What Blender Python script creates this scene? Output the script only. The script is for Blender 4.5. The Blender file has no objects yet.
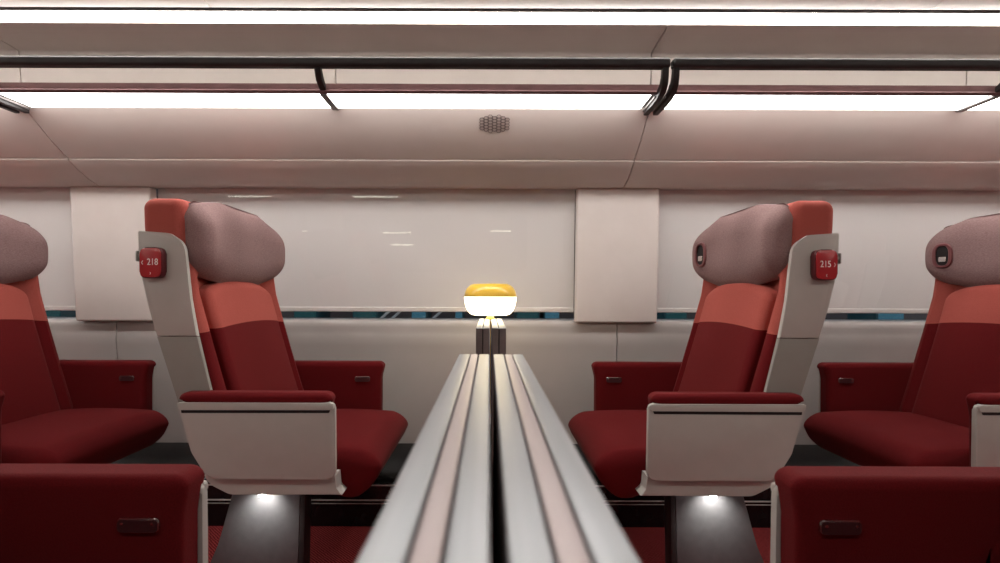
import bpy, bmesh, math
from mathutils import Vector, Matrix
from mathutils.bvhtree import BVHTree
scene = bpy.context.scene
C = scene.collection
H = .825; F = 520.0
def PX(x, D): return (x-489)*D/F
def PZ(y, D): return H-(y-295)*D/F

# ------------------------------------------------------------------ materials
def mat(name, col, rough=.5, metal=0, spec=.5, coat=0):
    m = bpy.data.materials.new(name); m.use_nodes = True
    b = m.node_tree.nodes['Principled BSDF']
    b.inputs['Base Color'].default_value = (*col, 1)
    b.inputs['Roughness'].default_value = rough
    b.inputs['Metallic'].default_value = metal
    b.inputs['Specular IOR Level'].default_value = spec
    b.inputs['Coat Weight'].default_value = coat
    return m
def nd(m, t, **kw):
    n = m.node_tree.nodes.new(t)
    for k, v in kw.items(): setattr(n, k, v)
    return n
def lk(m, a, b): m.node_tree.links.new(a, b)
def coords(m, scale=(1,1,1)):
    tc = nd(m, 'ShaderNodeTexCoord'); mp = nd(m, 'ShaderNodeMapping')
    mp.inputs['Scale'].default_value = scale
    lk(m, tc.outputs['Object'], mp.inputs['Vector']); return mp.outputs['Vector']
def noise(m, vec, scale, detail=3):
    n = nd(m, 'ShaderNodeTexNoise'); n.inputs['Scale'].default_value = scale; n.inputs['Detail'].default_value = detail
    lk(m, vec, n.inputs['Vector']); return n.outputs['Fac']
def ramp(m, fac, c0, c1, p0=.35, p1=.65):
    r = nd(m, 'ShaderNodeValToRGB'); e = r.color_ramp.elements
    e[0].position = p0; e[1].position = p1; e[0].color = (*c0, 1); e[1].color = (*c1, 1)
    lk(m, fac, r.inputs['Fac']); return r.outputs['Color']
def bump(m, fac, strength, dist=.001):
    b = nd(m, 'ShaderNodeBump'); b.inputs['Strength'].default_value = strength; b.inputs['Distance'].default_value = dist
    lk(m, fac, b.inputs['Height']); lk(m, b.outputs['Normal'], m.node_tree.nodes['Principled BSDF'].inputs['Normal'])
def varied(name, c0, c1, rough, scale=60, bs=.15, spec=.4, metal=0, sc=(1,1,1)):
    m = mat(name, c0, rough, metal, spec); v = coords(m, sc); f = noise(m, v, scale)
    lk(m, ramp(m, f, c0, c1), m.node_tree.nodes['Principled BSDF'].inputs['Base Color'])
    if bs: bump(m, f, bs)
    return m
def fabric(name, c0, c1, scale=500, sheen=.25, bs=.5):
    m = varied(name, c0, c1, .9, scale, bs, .15)
    b = m.node_tree.nodes['Principled BSDF']
    b.inputs['Sheen Weight'].default_value = sheen*.3; b.inputs['Sheen Roughness'].default_value = .4
    b.inputs['Sheen Tint'].default_value = (1, .55, .5, 1)
    return m
RED0, RED1 = (.102, .0036, .0052), (.130, .0055, .0072)
SAL0, SAL1 = (.37, .080, .062), (.43, .100, .080)
def twotone(name, zc):
    m = mat(name, RED0, .9, 0, .15); b = m.node_tree.nodes['Principled BSDF']
    v = coords(m); f = noise(m, v, 500)
    a = ramp(m, f, RED0, RED1); s = ramp(m, f, SAL0, SAL1)
    tc = nd(m, 'ShaderNodeTexCoord'); sp = nd(m, 'ShaderNodeSeparateXYZ'); lk(m, tc.outputs['Object'], sp.inputs[0])
    g = nd(m, 'ShaderNodeMath', operation='MULTIPLY'); lk(m, sp.outputs['Y'], g.inputs[0]); lk(m, sp.outputs['Y'], g.inputs[1])
    g2 = nd(m, 'ShaderNodeMath', operation='MULTIPLY_ADD'); lk(m, g.outputs[0], g2.inputs[0]); g2.inputs[1].default_value = .25; lk(m, sp.outputs['Z'], g2.inputs[2])
    g3 = nd(m, 'ShaderNodeMath', operation='GREATER_THAN'); lk(m, g2.outputs[0], g3.inputs[0]); g3.inputs[1].default_value = zc
    mx = nd(m, 'ShaderNodeMix', data_type='RGBA'); lk(m, g3.outputs[0], mx.inputs['Factor']); lk(m, a, mx.inputs[6]); lk(m, s, mx.inputs[7])
    lk(m, mx.outputs[2], b.inputs['Base Color']); bump(m, f, .5)
    b.inputs['Sheen Weight'].default_value = .12; b.inputs['Sheen Tint'].default_value = (1, .35, .3, 1)
    return m
def emit(name, col, s):
    m = bpy.data.materials.new(name); m.use_nodes = True; nt = m.node_tree; nt.nodes.clear()
    e = nt.nodes.new('ShaderNodeEmission'); o = nt.nodes.new('ShaderNodeOutputMaterial')
    e.inputs[0].default_value = (*col, 1); e.inputs[1].default_value = s; nt.links.new(e.outputs[0], o.inputs[0]); return m
def glass(name, tint=(1,1,1), refl=1.5):
    m = bpy.data.materials.new(name); m.use_nodes = True; nt = m.node_tree; nt.nodes.clear()
    t = nt.nodes.new('ShaderNodeBsdfTransparent'); t.inputs[0].default_value = (*tint, 1)
    g = nt.nodes.new('ShaderNodeBsdfGlossy'); g.inputs['Roughness'].default_value = .01
    f = nt.nodes.new('ShaderNodeFresnel'); ge = nt.nodes.new('ShaderNodeNewGeometry'); ma = nt.nodes.new('ShaderNodeMath'); ma.operation = 'MULTIPLY_ADD'
    ma.inputs[1].default_value = 1.0005-refl; ma.inputs[2].default_value = refl
    nt.links.new(ge.outputs['Backfacing'], ma.inputs[0]); nt.links.new(ma.outputs[0], f.inputs[0])
    x = nt.nodes.new('ShaderNodeMixShader'); o = nt.nodes.new('ShaderNodeOutputMaterial')
    nt.links.new(f.outputs[0], x.inputs[0]); nt.links.new(t.outputs[0], x.inputs[1]); nt.links.new(g.outputs[0], x.inputs[2]); nt.links.new(x.outputs[0], o.inputs[0]); return m

M = dict(
 red=fabric('red_fabric', RED0, RED1), two=twotone('two_tone_fabric', .742),
 mauve=varied('mauve_fabric', (.225,.137,.132), (.30,.20,.192), .92, 420, .6, .15, sc=(1,.35,1.6)),
 shell_l=varied('shell_light', (.47,.455,.42), (.485,.47,.435), .5, 30, .02),
 shell_d=varied('shell_grey', (.28,.265,.24), (.29,.275,.25), .5, 30, .02),
 panel=varied('wall_panel', (.54,.475,.435), (.555,.49,.45), .42, 12, .02),
 ceil=varied('ceiling_white', (.70,.67,.64), (.72,.69,.66), .5, 12, .01),
 lower=varied('lower_wall', (.44,.41,.39), (.455,.425,.405), .28, 10, .01),
 pillar=varied('pillar_cream', (.66,.60,.56), (.68,.62,.58), .5, 12, .01),
 blind=varied('blind_fabric', (.66,.63,.61), (.68,.65,.63), .8, 700, .05),
 rail_w=mat('blind_rail', (.72,.69,.66), .4),
 gap=mat('seam_shade_black', (.012,.010,.010), .8),
 black=varied('black_gloss', (.008,.008,.009), (.012,.012,.013), .22, 20, .02),
 blackm=varied('black_satin', (.012,.010,.010), (.018,.015,.015), .5, 30, .02),
 maroond=mat('latch_maroon', (.05,.012,.014), .45),
 maroon=varied('red_reflection_metal', (.16,.085,.085), (.19,.10,.10), .35, 20, .02, metal=.5),  # aluminium edge; the red it reflects is painted into its colour
 alu=varied('brushed_aluminium', (.31,.33,.345), (.39,.41,.425), .34, 90, .02, metal=.55, sc=(1,.03,1)),
 alup=varied('pink_aluminium', (.42,.36,.355), (.49,.425,.42), .38, 90, .02, metal=.4, sc=(1,.03,1)),
 tdark=varied('table_edge_brown', (.13,.105,.10), (.15,.12,.115), .5, 40, .02),
 chrome=mat('chrome', (.6,.58,.56), .25, 1),
 grey=varied('pedestal_grey', (.10,.10,.105), (.115,.115,.12), .45, 40, .03, metal=.3),
 badge=mat('badge_red', (.42,.012,.018), .3, 0, .5, .3), badge_d=mat('badge_dark_red', (.09,.006,.01), .4),
 white=mat('print_white', (.9,.85,.82), .5), ringm=mat('ring_mauve', (.17,.05,.052), .5),
 yellow=mat('yellow_enamel', (.88,.55,.045), .35, 0, .5, .3),
 brack=varied('bracket_grey', (.12,.11,.105), (.15,.135,.13), .4, 30, .02, metal=.3),
 strip=emit('ceiling_light', (1,.95,.89), 17), strip2=emit('ceiling_light_dimmed', (1,.95,.89), 15), rlight=emit('rack_light', (1,.96,.93), 8),
 lampg=emit('lamp_glow', (1,.84,.55), 5), led=emit('courtesy_led', (1,.97,.92), 25),
 hall=emit('hall_tube', (.95,1,.85), 9), gls=glass('window_glass'), shelf=glass('shelf_glass', (.93,.93,.92), 1.35),
 teal=varied('teal_paint', (.03,.11,.13), (.05,.15,.17), .5, 5, 0), blue=emit('blue_glow', (.08,.25,.36), .24, ),
 teals=emit('teal_glow', (.04,.15,.17), .18),
 pave=varied('platform_paving', (.10,.10,.10), (.16,.15,.15), .7, 8, .1),
)
# carpet
m = mat('carpet', (.2,.02,.02), .95, 0, .1); v = coords(m)
w1 = nd(m, 'ShaderNodeTexWave', bands_direction='DIAGONAL'); w1.inputs['Scale'].default_value = 55; w1.inputs['Distortion'].default_value = 3
lk(m, v, w1.inputs['Vector']); n1 = noise(m, v, 220)
ad = nd(m, 'ShaderNodeMath', operation='MULTIPLY'); lk(m, w1.outputs['Fac'], ad.inputs[0]); lk(m, n1, ad.inputs[1])
lk(m, ramp(m, ad.outputs[0], (.13,.010,.012), (.52,.085,.085), .03, .62), m.node_tree.nodes['Principled BSDF'].inputs['Base Color']); bump(m, n1, .8, .003)
M['carpet'] = m

# ------------------------------------------------------------------ helpers
def obj(name, bm, m, parent=None, smooth=True, angle=40):
    me = bpy.data.meshes.new(name); bmesh.ops.recalc_face_normals(bm, faces=bm.faces[:]); bm.to_mesh(me); bm.free()
    if isinstance(m, str): m = [m]
    for k in m: me.materials.append(M[k])
    if smooth:
        for p in me.polygons: p.use_smooth = True
        me.set_sharp_from_angle(angle=math.radians(angle))
    o = bpy.data.objects.new(name, me); C.objects.link(o)
    if parent: o.parent = parent
    return o
def thing(name, label, cat, loc=(0,0,0), group=None):
    o = bpy.data.objects.new(name, None); C.objects.link(o); o.location = loc; o.empty_display_size = .1
    o['label'] = label; o['category'] = cat
    if group: o['group'] = group
    return o
def tag(o, label, cat, group=None):
    o['label'] = label; o['category'] = cat
    if group: o['group'] = group
    return o
def struct(name, bm, m, parent=None, **k):
    o = obj(name, bm, m, parent, **k); o['kind'] = 'structure'; return o
def box(bm, x0,x1,y0,y1,z0,z1, bev=0, seg=2, mi=0):
    vs = [bm.verts.new((x,y,z)) for x in (x0,x1) for y in (y0,y1) for z in (z0,z1)]
    fs = [(0,1,3,2),(4,6,7,5),(0,4,5,1),(2,3,7,6),(0,2,6,4),(1,5,7,3)]
    F_ = [bm.faces.new([vs[i] for i in f]) for f in fs]
    for f in F_: f.material_index = mi
    if bev:
        es = list({e for f in F_ for e in f.edges})
        r = bmesh.ops.bevel(bm, geom=es, offset=bev, segments=seg, affect='EDGES', profile=.5)
        for f in r['faces']: f.material_index = mi
    return bm
def nbox(*a, **k): return box(bmesh.new(), *a, **k)
def prism(bm, pts, a0, a1, axis='y', bev=0, seg=2, mi=0):
    """pts (u,w): axis y -> (x=u,z=w); axis x -> (y=u,z=w); axis z -> (x=u,y=w)"""
    def P(u,w,a): return {'y':(u,a,w),'x':(a,u,w),'z':(u,w,a)}[axis]
    A = [bm.verts.new(P(u,w,a0)) for u,w in pts]; B = [bm.verts.new(P(u,w,a1)) for u,w in pts]
    n = len(pts); fa = bm.faces.new(A); fb = bm.faces.new(B[::-1]); fs = [fa, fb]
    for i in range(n): fs.append(bm.faces.new((A[i], B[i], B[(i+1)%n], A[(i+1)%n])))
    for f in fs: f.material_index = mi
    if bev:
        es = list(fa.edges)+list(fb.edges)
        r = bmesh.ops.bevel(bm, geom=es, offset=bev, segments=seg, affect='EDGES', profile=.5)
        for f in r['faces']: f.material_index = mi
    return bm
def rpoly(pts, n=6):
    """polygon with per-corner radius: (u,w,r)"""
    out = []; N = len(pts)
    for i,(u,w,r) in enumerate(pts):
        p = Vector((u,w)); a = Vector(pts[i-1][:2]); b = Vector(pts[(i+1)%N][:2])
        if r <= 0: out.append((u,w)); continue
        da = (a-p).normalized(); db = (b-p).normalized()
        half = da.angle(db)/2; t = min(r/math.tan(half), .48*(a-p).length, .48*(b-p).length)
        p0 = p+da*t; p1 = p+db*t
        for k in range(n+1):
            s = k/n; q = p0*(1-s)**2+p*2*s*(1-s)+p1*s**2
            out.append((q.x,q.y))
    return out
def rcube(bm, x0,x1,y0,y1,z0,z1, r, n=10, f=None, mi=0):
    """box with rounded edges of radius r (or rx,ry,rz), dense grid, optional deform"""
    R = r if isinstance(r, tuple) else (r,r,r)
    lo = (x0,y0,z0); hi = (x1,y1,z1)
    def axis(a,b,rr):
        L = [rr*(1-math.tan(math.radians(45-45*k/5))) for k in range(5)]
        return [a+l for l in L]+[a+rr+(b-a-2*rr)*k/n for k in range(n+1)]+[b-l for l in L[::-1]]
    ax = [axis(lo[i],hi[i],R[i]) for i in range(3)]; N = [len(a) for a in ax]
    vs = {}
    def V(i,j,k):
        key = (i,j,k)
        if key in vs: return vs[key]
        p = [ax[0][i],ax[1][j],ax[2][k]]
        q = [min(max(p[t],lo[t]+R[t]),hi[t]-R[t]) for t in range(3)]
        d = Vector([(p[t]-q[t])/R[t] for t in range(3)])
        if d.length > 1e-9:
            d.normalize(); p = [q[t]+d[t]*R[t] for t in range(3)]
        if f: p = f(*p)
        vs[key] = bm.verts.new(p); return vs[key]
    def quad(*k):
        fc = bm.faces.new([V(*q) for q in k]); fc.material_index = mi
    for i in range(N[0]-1):
        for j in range(N[1]-1):
            for k in (0,N[2]-1): quad((i,j,k),(i+1,j,k),(i+1,j+1,k),(i,j+1,k))
        for k in range(N[2]-1):
            for j in (0,N[1]-1): quad((i,j,k),(i+1,j,k),(i+1,j,k+1),(i,j,k+1))
    for j in range(N[1]-1):
        for k in range(N[2]-1):
            for i in (0,N[0]-1): quad((i,j,k),(i,j+1,k),(i,j+1,k+1),(i,j,k+1))
    return bm
def nrc(*a, **k): return rcube(bmesh.new(), *a, **k)
def lathe(bm, prof, cx=0, cy=0, n=48, mi=0, sx=1, sy=1):
    rings = []
    for r,z in prof:
        if r < 1e-6: rings.append([bm.verts.new((cx,cy,z))])
        else: rings.append([bm.verts.new((cx+sx*r*math.cos(2*math.pi*i/n), cy+sy*r*math.sin(2*math.pi*i/n), z)) for i in range(n)])
    for a,b in zip(rings, rings[1:]):
        for i in range(n):
            if len(a) == 1 and len(b) == 1: continue
            if len(a) == 1: fc = bm.faces.new((a[0], b[i], b[(i+1)%n]))
            elif len(b) == 1: fc = bm.faces.new((a[i], b[0], a[(i+1)%n]))
            else: fc = bm.faces.new((a[i], b[i], b[(i+1)%n], a[(i+1)%n]))
            fc.material_index = mi
    return bm
def tube(bm, pts, r, n=10, mi=0):
    pts = [Vector(p) for p in pts]; rings = []
    for i,p in enumerate(pts):
        t = (pts[min(i+1,len(pts)-1)]-pts[max(i-1,0)]).normalized()
        u = t.cross(Vector((0,0,1)) if abs(t.z) < .9 else Vector((1,0,0))).normalized(); w = t.cross(u)
        rings.append([bm.verts.new(p+r*(math.cos(2*math.pi*k/n)*u+math.sin(2*math.pi*k/n)*w)) for k in range(n)])
    for a,b in zip(rings, rings[1:]):
        for k in range(n): bm.faces.new((a[k],b[k],b[(k+1)%n],a[(k+1)%n])).material_index = mi
    for a in (rings[0], rings[-1][::-1]): bm.faces.new(a).material_index = mi
    return bm
def xf(bm, fn):
    for v in bm.verts: v.co = Vector(fn(*v.co))
    return bm
def text(name, s, size, loc, parent, m='white', mirror=False):
    cu = bpy.data.curves.new(name, 'FONT'); cu.body = s; cu.size = size; cu.extrude = .0004
    cu.align_x = 'CENTER'; cu.align_y = 'CENTER'
    t = bpy.data.objects.new(name+'_curve', cu); C.objects.link(t)
    dg = bpy.context.evaluated_depsgraph_get(); me = bpy.data.meshes.new_from_object(t.evaluated_get(dg))
    bpy.data.objects.remove(t); bpy.data.curves.remove(cu)
    me.transform(Matrix.Rotation(math.pi/2, 4, 'X')); me.transform(Matrix.Scale(.8, 4, (1,0,0))); me.transform(Matrix.Translation(loc))
    me.materials.clear(); me.materials.append(M[m])
    o = bpy.data.objects.new(name, me); C.objects.link(o); o.parent = parent; return o
def lerp(tab, z):
    if z <= tab[0][0]: return tab[0][1]
    for (a,u),(b,v) in zip(tab, tab[1:]):
        if z <= b: return u+(v-u)*(z-a)/(b-a)
    return tab[-1][1]

# ------------------------------------------------------------------ the coach shell
XA, XB = -3.4, 3.4
MID = .79                       # centre line of the coach
SE = .518                       # a panel joint, repeated every 1.005 m (upper) / 2.01 m (lower)
def modules(start, pitch):
    xs = [XA]; k = math.ceil((XA-start)/pitch)
    while start+k*pitch < XB:
        if start+k*pitch > XA+.01: xs.append(start+k*pitch)
        k += 1
    return list(zip(xs, xs[1:]+[XB]))
def strip_panels(name, prof, mods, m, gap=.0035, th=.012, mirror=False, back=True):
    bm = bmesh.new()
    for a,b in mods:
        off = [(y+th*.6, z+th) for y,z in prof][::-1] if prof[0][1] > prof[-1][1]-1e9 else []
        pts = list(prof)+off
        if mirror: pts = [(2*MID-y, z) for y,z in pts]
        prism(bm, pts, a+gap/2, b-gap/2, 'x', bev=.0012, seg=1)
    o = struct(name, bm, m); return o
p12 = modules(SE, 1.0125); p2 = modules(SE, 2.025)
# vertical bulkhead, sloping panel, cornice (profile points are depth, height)
soff = [(1.505,1.609),(1.6585,1.603),(1.6635,1.599),(1.6655,1.592),(1.667,1.575)]
bulk = [(1.6672,1.574),(1.668,1.552),(1.671,1.506),(1.676,1.45),(1.683,1.428)]
slope_ = [(1.6835,1.4275),(1.72,1.400),(1.79,1.349),(1.857,1.3085)]
corn = [(1.8585,1.3045),(1.862,1.301),(1.90,1.281),(1.955,1.255),(2.002,1.2415),(2.008,1.2415),(2.12,1.252)]
def shell(prof, off): return prof
for mir,side in ((False,'window_side'),(True,'aisle_side')):
    strip_panels('trim_30' if not mir else 'trim_31', soff, p2, 'panel', mirror=mir)
    strip_panels('trim_1' if not mir else 'trim_4', bulk, p12, 'panel', mirror=mir)
    strip_panels('trim_2' if not mir else 'trim_5', slope_, p2, 'panel', mirror=mir)
    strip_panels('trim_3' if not mir else 'trim_6', corn, p2, 'panel', mirror=mir)
def backing(mir):
    prof = [(1.50,1.640),(1.69,1.640),(1.72,1.44),(1.90,1.335),(2.15,1.262)]
    pts = prof+[(y+.03,z+.05) for y,z in prof[::-1]]
    if mir: pts = [(2*MID-y,z) for y,z in pts]
    return prism(bmesh.new(), pts, XA, XB, 'x')
struct('trim_7', backing(False), 'gap', smooth=False); struct('trim_8', backing(True), 'gap', smooth=False)
# ceiling vault
half = [(1.453,1.626),(1.43,1.6275),(1.39,1.632),(1.33,1.65),(1.26,1.69),(1.17,1.74),(1.07,1.78),(.95,1.805),(.87,1.813)]
cp = half+[(MID,1.815)]+[(2*MID-y,z) for y,z in half[::-1]]
cp = cp+[(MID+(y-MID)*1.03, z+.03) for y,z in cp[::-1]]
bm = bmesh.new()
for a,b in modules(.33+.9, 2.01): prism(bm, cp, a+.001, b-.001, 'x')
struct('ceiling', bm, 'ceil')
# ceiling light strips (one long lamp per side)
for mir in (False, True):
    def my(y): return 2*MID-y if mir else y
    L = thing('ceiling_light', 'long white light strip along the ceiling above the luggage rack' if not mir else 'long white light strip along the ceiling over the opposite seats', 'ceiling light', (0, my(1.48), 1.619))
    for k,(a,b) in enumerate([(XA+.01,-1.482-.01),(-1.482-.006,.530-.0015),(.530+.0015,2.54),(2.545,XB-.01)]):
        bm = prism(bmesh.new(), [(my(u)-my(1.48),v) for u,v in ((1.467,.006),(1.469,-.006),(1.474,-.010),(1.498,-.010),(1.503,-.004),(1.504,.006))], a, b, 'x')
        obj('diffuser', bm, 'strip' if not mir else 'strip2', L)
    obj('housing', nbox(XA+.005,XB-.005, *sorted((my(1.4615)-my(1.48), my(1.4655)-my(1.48))), .002, .02), 'brack', L)
# floor
struct('floor', nbox(XA,XB,-.6,2.2,-.06,0), 'carpet', smooth=False)
# lower wall, window side: bulged panel with rolled top
lw = [(2.10,.20),(2.098,.45),(2.094,.57),(2.088,.62),(2.0855,.645),(2.088,.665),(2.090,.680),(2.0875,.695),(2.089,.708),(2.094,.7185),(2.102,.724),(2.19,.727),(2.19,.20)]
bm = bmesh.new()
for a,b in modules(PX(617,2.09), 2.01): prism(bm, lw, a+.002, b-.002, 'x')
struct('wall_far', bm, 'lower')
struct('trim_10', nbox(XA,XB,2.165,2.185,.21,.715), 'gap', smooth=False)
# heater duct
duct = [(2.12,.225),(2.098,.225),(1.86,.168),(1.852,.160),(1.85,.150),(1.85,.0),(2.12,.0)]
struct('baseboard_far', prism(bmesh.new(), duct, XA, XB, 'x'), 'black')
for i,(z,t) in enumerate(((.094,.004),(.082,.002),(.147,.0035))):
    struct('trim_%d'%(11+i), nbox(XA,XB,1.8465,1.8515,z-t/2,z+t/2), 'rail_w', smooth=False)
# opposite side, behind the camera
struct('wall_near', nbox(XA,XB,-.60,-.55,0,.72), 'lower', smooth=False)
struct('trim_14', nbox(XA,XB,-.60,-.56,1.24,1.30), 'panel', smooth=False)
for side,a,b in (('left',XA-.05,XA),('right',XB,XB+.05)):
    struct('wall_'+side, nbox(a,b,-.6,2.2,-.06,1.95), 'panel', smooth=False)
# pillars between the windows
def lean(z): return 2.090-(z-.72)*.058
pil = [(-1.640,-1.326),(.344,.667),(2.358,2.682)]
for i,(a,b) in enumerate(pil):
    bm = nrc(a,b,-.016,.03,.716,1.246,(.008,.008,.008),4, f=lambda x,y,z:(x,y+lean(z)-.014,z))
    struct('trim_%d'%(15+i), bm, 'pillar')
    struct('trim_%d'%(25+i), nbox(a,b,-.60,-.55,.7,1.26,bev=.004), 'pillar')
wins = [(XA,-1.640),(-1.326,.344),(.667,2.358),(2.682,XB)]
blab = ['white roller blind lowered in the leftmost window, behind the left-edge seat','white roller blind lowered in the middle window behind the yellow lamp','white roller blind lowered in the right window behind seat 215','white roller blind lowered in the window beyond the right end of the picture']
for i,(a,b) in enumerate(wins):
    w = bpy.data.objects.new('window_%d'%(i+1), None); C.objects.link(w); w['kind'] = 'structure'; w.location = (0,2.1,.72)
    gm = xf(nbox(a-.01,b+.01,0,.004,.712,1.25), lambda x,y,z:(x,y+lean(z)+.006-2.1,z-.72))
    obj('pane', gm, 'gls', w, smooth=False)
    fb = bmesh.new(); box(fb, a-.01,b+.01,2.105-2.1,2.16-2.1,.708-.72,.7165-.72); box(fb, a-.01,b+.01,.01,.06,1.244-.72,1.262-.72)
    obj('window_frame', fb, 'gap', w, smooth=False)
    if i == 0: a_ = a+.02
    bl = thing('roller_blind', blab[i], 'roller blind', ((a+b)/2, 2.12, .76), 'roller blinds in the windows')
    c = (a+b)/2; hw = (b-a)/2-.002
    obj('blind_fabric', xf(nbox(-hw,hw,0,.0015,.0,.49), lambda x,y,z:(x,y+lean(z+.76)+.018-2.12,z)), 'blind', bl, smooth=False)
    obj('bottom_rail', xf(nrc(-hw,hw,-.006,.006,.0,.019,.004,3), lambda x,y,z:(x,y+lean(z+.76)+.018-2.12,z-.004)), 'rail_w', bl)
# end of the world outside: a station platform seen through the slit under the blinds
struct('ground', nbox(-9,9,2.6,9,-.9,-.8), 'pave', smooth=False)
ow = bmesh.new(); box(ow,-9,9,7.5,7.6,-.8,4)
struct('wall_station', ow, 'tdark', smooth=False)
KL = ['seen left of seat 218 low window slit','seen just right of seat 218','second one right of seat 218','seen left of the lamp, the brightest','seen directly left of the lamp shade','seen right of the lamp shade','seen right of the lamp, near the pillar','seen right of the middle pillar','seen beyond seat 215']
for k,(p0,p1,mm) in enumerate(((44,62,'teal'),(293,318,'teal'),(352,378,'teal'),(411,427,'blue'),(455,463,'blue'),(516,540,'teal'),(544,560,'blue'),(664,688,'teal'),(876,905,'blue'))):
    w_ = (p1-p0)*6/F/2; xc = PX((p0+p1)/2, 6)
    o = thing('platform_backdrop', '%s kiosk added for the blurred view outside, %s' % ('blue-lit' if mm=='blue' else 'teal', KL[k]), 'backdrop', (xc,6,-.8))
    obj('patch_block', nbox(-w_,w_,0,.5,0,2.6,bev=.03), 'teal', o); obj('glow_panel', nbox(-w_*.85,w_*.85,-.02,0,.9,2.2,bev=.008), 'blue' if mm=='blue' else 'teals', o)  # added blocks; their glow stands in for blurred lit patches of the view
hr = thing('stair_handrail', 'pale slanting stair handrails outside, seen through the slit left of the lamp', 'handrail', (PX(400,5),5,-.8))
for a_ in (PX(384,5),PX(395,5),PX(436,5)):
    tube_ = tube(bmesh.new(), [(a_-PX(400,5)-.9,0,.62),(a_-PX(400,5),0,1.42),(a_-PX(400,5)+.9,0,2.22)], .012, 8); obj('rail', tube_, 'rail_w', hr)
bm = bmesh.new()
# lamps of the depot hall, mirrored in the panes: placed where their reflection belongs
def mirror_point(px, py, extra):
    d = Vector(((px-489)/F, 1, -(py-295)/F)); n = Vector((0, 1, .058)).normalized()
    p0 = Vector((0, lean(.72)+.006, .72)); o_ = Vector((0,0,H)); t = (p0-o_).dot(n)/d.dot(n); hit = o_+d*t
    r = d-2*d.dot(n)*n; return hit+r*extra, t+extra
struct('wall_hall', nbox(-11,11,-6.1,-6.0,-.9,3.2), 'tdark', smooth=False)
for (px,py,wd,ex) in ((250,197,44,3.3),(375,197,46,3.3),(25,198,50,3.3),(317,232,32,8),(396,233,30,8),(305,244,24,8),(362,244,26,8),(402,245,22,8),(500,231,22,8),(44,252,22,8),(45,238,14,8),(60,238,12,8),(933,232,26,8)):
    far = ex > 4
    p, tt = mirror_point(px,py,0); p2_, t2 = mirror_point(px,py,1); r = p2_-p
    if far: e = (-5.985-p.y)/r.y
    else:
        e = (MID*2-1.765-p.y)/r.y
    q = p+r*e; hw = wd/2*(tt+e)/F
    o = thing('hall_light' if far else 'reading_light', 'small tube lamp on the far side, mirrored in the window glass', 'lamp', q, 'lamps mirrored in the windows')
    obj('tube', nrc(-hw,hw,-.012,.012,-.014 if far else -.007,.014 if far else .007,.006,2), 'hall', o); obj('holder', nbox(-hw,hw,-.014,-.0125,-.02,.02) if far else nbox(-hw,hw,-.012,.012,.0075,.02), 'blackm', o)
    print('LAMP', px, py, tuple(round(c,2) for c in q), round((p+r*((-.58-p.y)/r.y)).z,2))

# speaker grille on the sloping panel
gc = Vector((PX(494,1.72),1.7275,1.3936)); dirn = Vector((0,.07,-.051)).normalized(); up = Vector((1,0,0)); nrm = Vector((0,-.051,-.07)).normalized()
g = thing('speaker_grille', 'small honeycomb speaker grille in the sloping panel under the rack', 'speaker grille', gc)
bm = bmesh.new(); hs = .0135
for i in range(-6,7):
    for j in range(-9,10):
        cx_ = i*hs*1.0*1.5/1.5*1.04; cy_ = j*hs*.9+(.5*hs*.9 if i%2 else 0)
        if abs(cx_) > .056 or abs(cy_) > .034-.20*max(0,abs(cx_)-.02): continue
        R1, R0 = hs*.62, hs*.47
        ro = []; ri = []
        for k in range(6):
            a = math.pi/3*k; ca, sa = math.cos(a), math.sin(a)
            ro.append(bm.verts.new(up*(cx_+R1*ca)+dirn*(cy_+R1*sa)*.93+nrm*.0012)); ri.append(bm.verts.new(up*(cx_+R0*ca)+dirn*(cy_+R0*sa)*.93+nrm*.0012))
        for k in range(6): bm.faces.new((ro[k],ro[(k+1)%6],ri[(k+1)%6],ri[k]))
r = bmesh.ops.extrude_face_region(bm, geom=bm.faces[:]); bmesh.ops.translate(bm, verts=[v for v in r['geom'] if isinstance(v,bmesh.types.BMVert)], vec=-nrm*.0012)
obj('honeycomb', bm, 'tdark', g, smooth=False)

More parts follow.
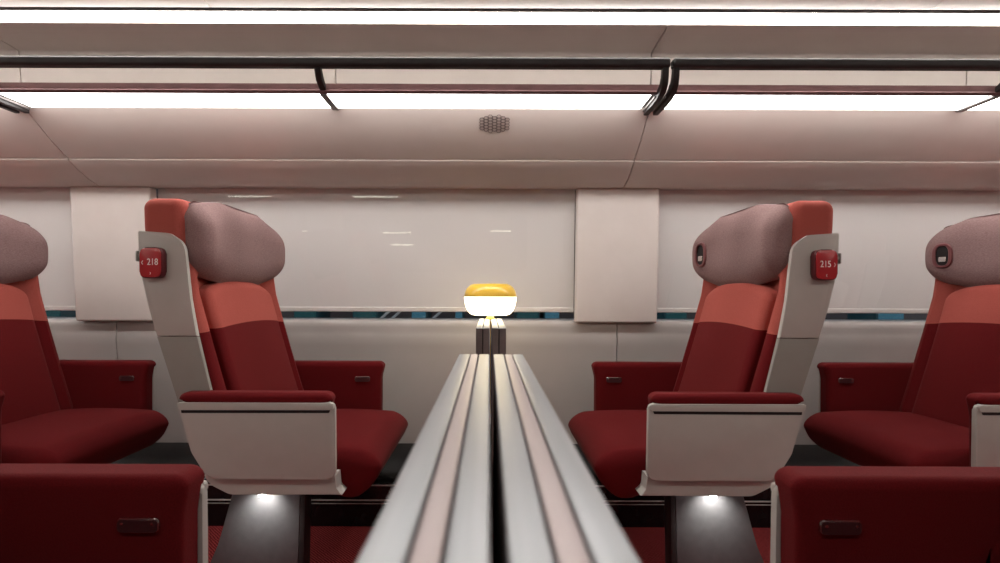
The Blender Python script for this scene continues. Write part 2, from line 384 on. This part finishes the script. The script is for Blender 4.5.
# ------------------------------------------------------------------ luggage racks
def rack(a, b, label, mids):
    zr = 1.493
    t = thing('luggage_rack', label, 'luggage rack', ((a+b)/2, 1.68, 1.428), 'luggage racks along the windows')
    cx = (a+b)/2; A, B = a-cx, b-cx
    def L(y,z): return (y-1.68, z-1.432)
    rail = nrc(A,B,*[L(1.485,0)[0], L(1.515,0)[0]], zr-.0138-1.428, zr+.0138-1.428, .008, 3)
    obj('front_rail', rail, 'blackm', t)
    pf = [L(1.550,1.458),(L(1.559,1.460)),L(1.559,1.430),L(1.550,1.428),L(1.547,1.436),L(1.5505,1.440),L(1.5495,1.450)]
    obj('shelf_edge', prism(bmesh.new(), pf, A+.012, B-.012, 'x'), 'maroon', t)
    obj('shelf', nbox(A+.012,B-.012,*sorted((L(1.560,0)[0],L(1.672,0)[0])),.010,.014), 'shelf', t, smooth=False)
    obj('light_tray', nbox(A+.012,B-.012,*sorted((L(1.553,0)[0],L(1.678,0)[0])),.0035,.008), 'brack', t, smooth=False)
    xs = [A+.03]+[m-cx for m in mids]+[B-.03]
    for p,q in zip(xs, xs[1:]):
        obj('light_diffuser', nbox(p+.004,q-.004,*sorted((L(1.558,0)[0],L(1.674,0)[0])),-.003,.003,bev=.002), 'rlight', t)
    arm = [(1.491,1.492),(1.493,1.462),(1.500,1.438),(1.517,1.422),(1.55,1.415),(1.60,1.412),(1.684,1.412)]
    arm2 = [(1.684,1.428),(1.60,1.430),(1.555,1.434),(1.527,1.444),(1.514,1.462),(1.511,1.492)]
    ends = ((A+.004, A+.021),(B-.021, B-.004))
    for p,q in ends:
        obj('bracket', prism(bmesh.new(), [L(*u) for u in arm+arm2], p, q, 'x', bev=.002), 'blackm', t)
        obj('end_cap', nbox(p-.004,q+.004,*sorted((L(1.560,0)[0],L(1.681,0)[0])),-.010,-.0035,bev=.001), 'brack', t)
    for mm in mids:
        m_ = mm-cx
        up_ = [(1.494,1.492),(1.497,1.475),(1.512,1.452),(1.545,1.438),(1.562,1.434),(1.562,1.448),(1.538,1.456),(1.52,1.472),(1.512,1.492)]
        obj('bracket', prism(bmesh.new(), [L(*u) for u in up_], m_-.009, m_+.009, 'x', bev=.002), 'blackm', t)
        obj('light_divider', nbox(m_-.010,m_+.010,*sorted((L(1.552,0)[0],L(1.681,0)[0])),-.008,.002,bev=.001), 'brack', t)
    return t
rack(-1.510, .519, 'black-railed luggage rack unit over seat 218, with glowing light panels beneath', [-.497])
rack(.525, 2.53, 'black-railed luggage rack unit over seat 215, with glowing light panels beneath', [1.515])
rack(-3.39, -1.517, 'black-railed luggage rack unit entering at the far left edge', [-2.5])

# ------------------------------------------------------------------ seats
BK = [(.30,-.715),(.40,-.735),(.569,-.790),(.71,-.842),(.889,-.893),(.984,-.905),(1.08,-.908)]
FR = [(.30,-.610),(.42,-.645),(.573,-.692),(.705,-.730),(.835,-.766),(1.05,-.790),(1.08,-.792)]
BX, BY = -.60, 1.62
def seat(s, base, my, label, group, number=None, arrow=0, ring=False, ax=0):
    """s=+1 faces +X; my=+1 has the aisle on the -Y side"""
    t = thing('train_seat', label, 'train seat', base, group)
    def fx(x,y,z): return ((x-BX)*s, (y-BY)*my, z)
    def part(name, bm, m, parent=t, **k): return obj(name, xf(bm, fx), m, parent, **k)
    def leanmap(dx0=0, dx1=0):
        def f(u,y,z):
            b, fr = lerp(BK,z), lerp(FR,z); return (b+dx0+(fr+dx1-b-dx0)*u, y, z)
        return f
    # backrest
    bm = rcube(bmesh.new(), 0,1,1.346,1.894,.395,1.077,(.26,.030,.030),14, f=leanmap(0,-.002))
    # push the middle of the front below the headrest back to leave room for the cushion
    for v in bm.verts:
        u = (v.co.x-lerp(BK,v.co.z))/.12
        if u > .5 and 1.402 < v.co.y < 1.838 and v.co.z < .88: v.co.x -= .035
    part('backrest', bm, 'two')
    def padf(u,y,z):
        e = abs((y-1.62)/.20); arch = .030*max(0,e)**3
        z2 = z-arch*(z-.33)/.5
        x0 = lerp(BK,z2)+.05; x1 = lerp(FR,z2)+.010-.006*e*e
        return (x0+(x1-x0)*u, y, z2)
    part('back_cushion', rcube(bmesh.new(), 0,1,1.414,1.826,.40,.866,(.30,.024,.028),14, f=padf), 'two')
    # headrest
    def headf(x,y,z):
        e = (y-1.62)/.25
        if x > -.775: x = x-.024*(1-min(1,abs(e)*1.05)**2.2)*min(1,(x+.775)/.02)
        zc = .966; k = 1-.05*max(0,abs(e)-.6)/.4-(.14*max(0,abs(e)-.5)/.5 if x > -.79 else 0)
        if x > -.765: k *= 1-.14*((x+.765)/.06)**1.3*(1 if z > zc else .35)
        if x > -.79: x -= .030*min(1,abs(z-zc)/.12)**2.5*max(0,abs(e)-.45)/.55
        return (x, y, zc+(z-zc)*k)
    hb = rcube(bmesh.new(), -.814,-.726,1.350,1.890,.857,1.088,(.040,.050,.078),22, f=headf)
    head_tree = BVHTree.FromBMesh(hb)
    part('headrest', hb, 'mauve')
    if ring:
        rg = bmesh.new(); pr = [(.020,.043),(.012,.034)]
        def loop(w,h,n=32): return [(w*math.copysign(abs(math.cos(a))**.7,math.cos(a)), h*math.copysign(abs(math.sin(a))**.75,math.sin(a))) for a in [2*math.pi*k/n for k in range(n)]]
        A_ = loop(*pr[0]); B_ = loop(*pr[1]); n = len(A_)
        # local frame on the inner face of the window-side wing
        cen = Vector((-.728,1.797,.966)); nv = Vector((.80,-.60,0)).normalized(); tv = Vector((.60,.80,0)).normalized(); zv = Vector((0,0,1))
        def P3(u,w,h):
            q = cen+tv*u*1.6+zv*w+nv*.2
            hit = head_tree.ray_cast(q, -nv)[0]
            return (hit if hit else q-nv*.2)+nv*h
        rows = [[rg.verts.new(P3(u,w,h)) for u,w in lp] for lp,h in ((A_,-.006),(A_,.004),(loop(.018,.040),.008),(loop(.013,.035),.008),(B_,.004),(B_,-.004))]
        for p,q in zip(rows,rows[1:]):
            for k in range(n): rg.faces.new((p[k],p[(k+1)%n],q[(k+1)%n],q[k]))
        rr = part('headrest_slot', rg, 'ringm')
        hole = bmesh.new(); vv = [hole.verts.new(P3(u,w,.0015)) for u,w in loop(.012,.034)]; v2 = [hole.verts.new(P3(u,w,-.004)) for u,w in loop(.012,.034)]
        hole.faces.new(vv); hole.faces.new(v2[::-1])
        for k in range(n): hole.faces.new((vv[k],v2[k],v2[(k+1)%n],vv[(k+1)%n]))
        part('slot_recess', hole, 'gap', rr)
        ck = rcube(bmesh.new(),-.0075,.0075,-.022,-.003,0,.006,.003,3)
        xf(ck, lambda u,w,h: tuple(P3(u,w,h))); part('slot_button', ck, 'chrome', rr)
    # side shells, light above and grey below
    def sh(y0,y1,top,bot):
        zs = .717
        k = .028 if y0 > 1.6 else 0
        ptT = rpoly([(-.900,.987,.004),(-.820-k,.981,.03),(-.781-k,.955,.05),(-.7655-k,.812,0),(-.7465-k,zs,0),(-.8510,zs,0),(-.874,.80,0),(-.8945,.889,.0)])
        ptB = [(-.7463-k,zs-.0015),(-.709-k,.56),(-.69-k,.44),(-.760,.44),(-.802,.569),(-.8507,zs-.0015)]
        return ptT, ptB
    for (y0,y1) in ((1.332,1.344),(1.896,1.908)):
        pT, pB = sh(y0,y1,0,0)
        o1 = part('side_shell', prism(bmesh.new(), pT, y0, y1, 'y', bev=.003), 'shell_l')
        part('lower_shell', prism(bmesh.new(), pB, y0, y1, 'y', bev=.002), 'shell_d', o1)
    # thin back shell
    bs = bmesh.new(); zz = [.34,.45,.569,.71,.80,.889,.95,.985]
    pts = [(lerp(BK,z)-.006, z) for z in zz]+[(lerp(BK,z)-.0005, z) for z in zz[::-1]]
    part('back_shell', prism(bs, pts, 1.357, 1.883, 'y'), 'shell_d')
    # seat cushion
    def cushf(x,y,z):
        u = (x+.72)/.43                              # 0 back .. 1 front
        zb = z; top = .422
        if z > .35: zb = z+(.010*math.sin(math.pi*min(1,max(0,u)))-.004-.012*abs((y-1.62)/.255)**4)*min(1,(z-.35)/.06)
        if z < .35: zb = z+.056*(1-min(1,max(0,(u-.5)/.45)))*min(1,(.35-z)/.07)
        x2 = x - .060*max(0,(.37-z)/.12)**1.2*max(0,min(1,u*1.2-.2))
        return (x2,y,zb)
    part('seat_cushion', rcube(bmesh.new(), -.72,-.284,1.364,1.876,.274,.421,(.066,.03,.064),14, f=cushf), 'red')
    # armrests
    ldx = .016 if my < 0 else 0
    def armrest(yin, yout, dx, xe, zt):
        d = 1 if yout > yin else -1
        y0, y1 = sorted((yin,yout))
        BT = abs(yout-yin)-.018
        def af(x,y,z):
            w = (y-yin)*d
            if x < -.65 and z < .553 and d < 0: x += .012+max(0,.53-z)*.42
            if x > -.60: x += -(.006 if my < 0 else .009)*(1-min(1,max(0,(z-.525)/.035)))+0
            if w > BT:
                if .525 < z < .5565: z = .5565
                elif z <= .525: y = yin+BT*d
            return (x,y,z)
        a = part('armrest', rcube(bmesh.new(), -.779,xe,y0,y1,.369,zt,(.022,.014,.017),12, f=af), 'red')
        lt = prism(bmesh.new(), rpoly([(-.484+ldx,.510,.007),(-.428+ldx,.510,.007),(-.428+ldx,.5295,.007),(-.484+ldx,.5295,.007)]), *sorted((yin-.003*d,yin+.003*d)), 'y', bev=.0012)
        l1 = part('latch', lt, 'chrome', a)
        part('latch_plate', prism(bmesh.new(), rpoly([(-.4825+ldx,.5105,.006),(-.4295+ldx,.5105,.006),(-.4295+ldx,.5275,.006),(-.4825+ldx,.5275,.006)]), *sorted((yin-.0036*d,yin)), 'y'), 'maroond', l1)
        for q in (-.476,-.436):
            sc = bmesh.new(); lathe(sc, [(0,0),(.0022,0),(.0022,.001),(0,.0015)], n=10)
            xf(sc, lambda x,y,z: (x+q+ldx, yin-.0036*d-z*d, y+.522)); part('screw', sc, 'chrome', l1)
        # outer panel
        y2 = yout; th = .014
        pp = rpoly([(-.775,.5545,.006),(-.3845,.5545,.014),(-.3825,.410,.0),(-.3825,.363,.032),(-.700,.363,.04),(-.742,.43,.05),(-.7715,.532,0)])
        pan = bmesh.new(); prism(pan, pp, *sorted((y2-th*d, y2)), 'y', bev=.004, seg=3)
        o2 = part('armrest_panel', xf(pan, lambda x,y,z: (x+dx,y,z)), 'shell_l', a)
        lip = bmesh.new(); prism(lip, rpoly([(-.776,.5545,.004),(-.3845,.5545,.012),(-.388,.5375,.004),(-.7705,.5365,.004)]), *sorted((y2-.004*d, y2+.006*d)), 'y', bev=.002)
        part('panel_lip', xf(lip, lambda x,y,z: (x+dx,y,z)), 'shell_l', o2)
        gr = bmesh.new(); prism(gr, rpoly([(-.767,.5368,.0),(-.395,.5375,.0),(-.398,.529,.003),(-.767,.528,.003)]), *sorted((y2-.002*d, y2+.0008*d)), 'y')  # black strip painted in as the shadow under the lip
        part('lip_shadow', xf(gr, lambda x,y,z: (x+dx,y,z)), 'gap', o2)
        return a
    first = set(t.children)
    armrest(1.362 if my < 0 else 1.350, 1.298, 0, -.382 if my < 0 else -.394, .583 if my < 0 else .578)
    for o_ in set(t.children)-first:
        o_.location.x += ax*s
    armrest(1.880, 1.942, -.014, -.383, .580)
    # base tray
    tr = rpoly([(-.722,.366,0),(-.388,.366,.0),(-.385,.332,.012),(-.371,.317,0),(-.655,.317,.05),(-.705,.342,.05)])
    part('base_tray', prism(bmesh.new(), [(u+ax,w) for u,w in tr], 1.318, 1.922, 'y', bev=.002), 'shell_l')
    # pedestal
    ped = [(-.690,.317),(-.513,.317),(-.519,.12),(-.525,0.0),(-.800,0.0),(-.772,.06),(-.738,.14)]
    pedo = part('pedestal', prism(bmesh.new(), ped, 1.42, 1.472, 'y', bev=.004), 'grey')
    part('pedestal_cover', prism(bmesh.new(), [(-.5125,.314),(-.500,.314),(-.506,.0),(-.5245,.0),(-.518,.12)], 1.421, 1.475, 'y', bev=.003), 'blackm', pedo)
    part('support_beam', nbox(-.66,-.53,1.474,1.90,.25,.3165,bev=.004), 'blackm', pedo)
    # courtesy light
    cl = bmesh.new(); lathe(cl, [(0,.3165),(.008,.3165),(.008,.308),(0,.307)], -.581, 1.335, 16)
    part('courtesy_light', cl, 'led')
    # coat hook
    hk = rcube(bmesh.new(), -.905,-.885,1.334,1.343,.917,.927,.003,2); rcube(hk, -.906,-.901,1.332,1.345,.908,.936,.003,2)
    part('coat_hook', hk, 'shell_d')
    if number:
        bd = bmesh.new(); prism(bd, rpoly([(-.8825,.865,.016),(-.8255,.865,.016),(-.8255,.943,.016),(-.8825,.943,.016)]), 1.312, 1.332, 'y', bev=.003)
        b1 = part('seat_number_plate', bd, 'badge_d')
        fc = bmesh.new(); prism(fc, rpoly([(-.8802,.8675,.015),(-.8278,.8675,.015),(-.8278,.9405,.015),(-.8802,.9405,.015)]), 1.3095, 1.3125, 'y', bev=.001)
        part('plate_face', fc, 'badge', b1)
        cx = (-.8530-BX)*s; yy = (1.3090-BY)*my
        text('seat_number', number, .0235, (cx+.0015-(-s)*.004, yy, .905), b1)
        text('arrow', '\u2039' if s > 0 else '\u203a', .022, (cx-s*.0205, yy, .9055), b1)
        text('arrow', '\u203a' if s > 0 else '\u2039', .014, (cx, yy, .878), b1)
    return t
S1 = seat(1,(BX,BY,0),1,'red and salmon train seat facing right with number 218 plate on its shell','window seats beyond the aisle',number='218')
S2 = seat(-1,(-BX-.003,BY,0),1,'red and salmon train seat facing left with number 215 plate on its shell','window seats beyond the aisle',number='215',ring=True,ax=-.018)
S3 = seat(1,(BX-.852,BY,0),1,'dark shaded red train seat at the left edge, behind seat 218','window seats beyond the aisle')
S4 = seat(-1,(-BX+.835,BY,0),1,'dark shaded red train seat at the right edge, behind seat 215','window seats beyond the aisle',ring=True)
NB = .43
S5 = seat(1,(BX-.022,NB,0),-1,'near left train seat, only its dark red armrest showing at bottom left','seats on the camera side of the aisle')
S6 = seat(-1,(-BX+.025,NB,0),-1,'near right train seat, only its dark red armrest showing at bottom right','seats on the camera side of the aisle')
# courtesy spots
for x in (BX,-BX):
    s_ = 1 if x < 0 else -1
    ld = bpy.data.lights.new('courtesy_spot','SPOT'); ld.energy = 1.6; ld.spot_size = math.radians(120); ld.spot_blend = 1; ld.shadow_soft_size = .004; ld.color = (1,.96,.9)
    lo = bpy.data.objects.new('courtesy_spot', ld); C.objects.link(lo); lo.location = (-.608*s_, 1.378, .300); lo.rotation_euler = (math.radians(25),0,0)

# ------------------------------------------------------------------ tables
def table(y0, y1, cuts, label, near):
    t = thing('folding_table', label, 'folding table', (.003, (y0+y1)/2, 0))
    yc = (y0+y1)/2; hl = (y1-y0)/2
    for leaf in cuts:
        lf = None
        for (a,b,mm) in leaf:
            bm = bmesh.new(); box(bm, a-.003+(.0004 if near else .0012), b-.003-(.0004 if near else .0012), -hl, hl, .40, .742, bev=.0016, seg=3)
            # metal only along the top edge and the end; faces of the leaves are dark
            for f in bm.faces:
                c = f.calc_center_median(); f.material_index = 0 if c.z > .7395 else 1
            o = obj('leaf' if lf is None else 'slab', bm, [mm, 'tdark'], t if lf is None else lf)
            if lf is None: lf = o
        a, b = leaf[0][0], leaf[-1][1]
        obj('hinge_strip', nbox(a-.003+.003,b-.003-.003,-hl+.004,hl-.004,.41,.7385), 'gap', lf, smooth=False)
    obj('table_leg', nbox(-.018,.018,-hl+.08,hl-.12,.0,.40,bev=.004), 'blackm', t)
    obj('foot_plate', nbox(-.06,.06,-hl+.03,hl-.06,.0,.012,bev=.003), 'blackm', t)
    return t
table(-.48,.73,[[(-.042,-.0255,'alu'),(-.0255,-.0145,'alup'),(-.0145,.0012,'alu')],[(.0060,.0215,'alu'),(.0215,.0330,'alup'),(.0330,.0485,'alu')]],
      'long folded table with ribbed metal edges filling the bottom centre', True)
FT = table(1.31,1.84,[[(-.0340,-.0155,'alu'),(-.0155,.0030,'alu')],[(.0070,.0255,'alu'),(.0255,.0450,'alu')]],
      'folded brown table by the window carrying the yellow lamp', False)
# lamp
LX, LY = .0046, 1.80
def lz(y): return PZ(y,LY)
obj('cable', tube(bmesh.new(), [(.0022,.16,.738),(.0022,.16,.43)], .0017), 'yellow', FT)
lamp = thing('table_lamp', 'small yellow capped lamp with glowing oval shade on the folded table', 'table lamp', (LX,LY,.742))
R = 26.0*LY/F
zb, ze, zt = lz(315)-.742, lz(297)-.742, lz(284)-.742
prof = [(0,zb)]+[(R*(.62+.38*math.sin(a)), ze-(ze-zb)*math.cos(a)) for a in [math.pi/2*k/10 for k in range(11)]]+[(0,ze)]
lo_ = obj('lamp_shade', lathe(bmesh.new(), prof), 'lampg', lamp)
h = zt-ze
prof = [(0,ze+.001),(R*1.0,ze+.001),(R*1.0,ze+h*.15),(R*.97,ze+h*.42),(R*.89,ze+h*.70),(R*.76,ze+h*.93),(R*.66,zt),(R*.64,zt),(0,zt-.001)]
cap = obj('lamp_cap', lathe(bmesh.new(), prof), 'yellow', lamp, angle=50)
obj('lamp_foot', lathe(bmesh.new(), [(0,0),(.014,0),(.014,.004),(.009,.010),(.006,zb+.001),(0,zb+.001)], n=24), 'yellow', lamp)

# ------------------------------------------------------------------ world, camera
w = bpy.data.worlds.new('world'); scene.world = w; w.use_nodes = True
w.node_tree.nodes['Background'].inputs[0].default_value = (.55,.65,.75,1); w.node_tree.nodes['Background'].inputs[1].default_value = .35
cam = bpy.data.cameras.new('camera'); co = bpy.data.objects.new('camera', cam); C.objects.link(co)
co.location = (0,0,H); cam.sensor_width = 36; cam.lens = F/1000*36; cam.clip_start = .02
cam.shift_x = .011; cam.shift_y = .0135
co.rotation_euler = (Matrix.Rotation(math.radians(0),4,'Z') @ Matrix.Rotation(math.radians(90),4,'X') @ Matrix.Rotation(math.radians(.19),4,'Z')).to_euler()
cam.dof.use_dof = True; cam.dof.focus_distance = 1.5; cam.dof.aperture_fstop = 6.3
scene.camera = co
scene.view_settings.view_transform = 'Standard'; scene.view_settings.look = 'None'
scene.view_settings.gamma = 1; scene.view_settings.use_curve_mapping = False
scene.view_settings.exposure = .6
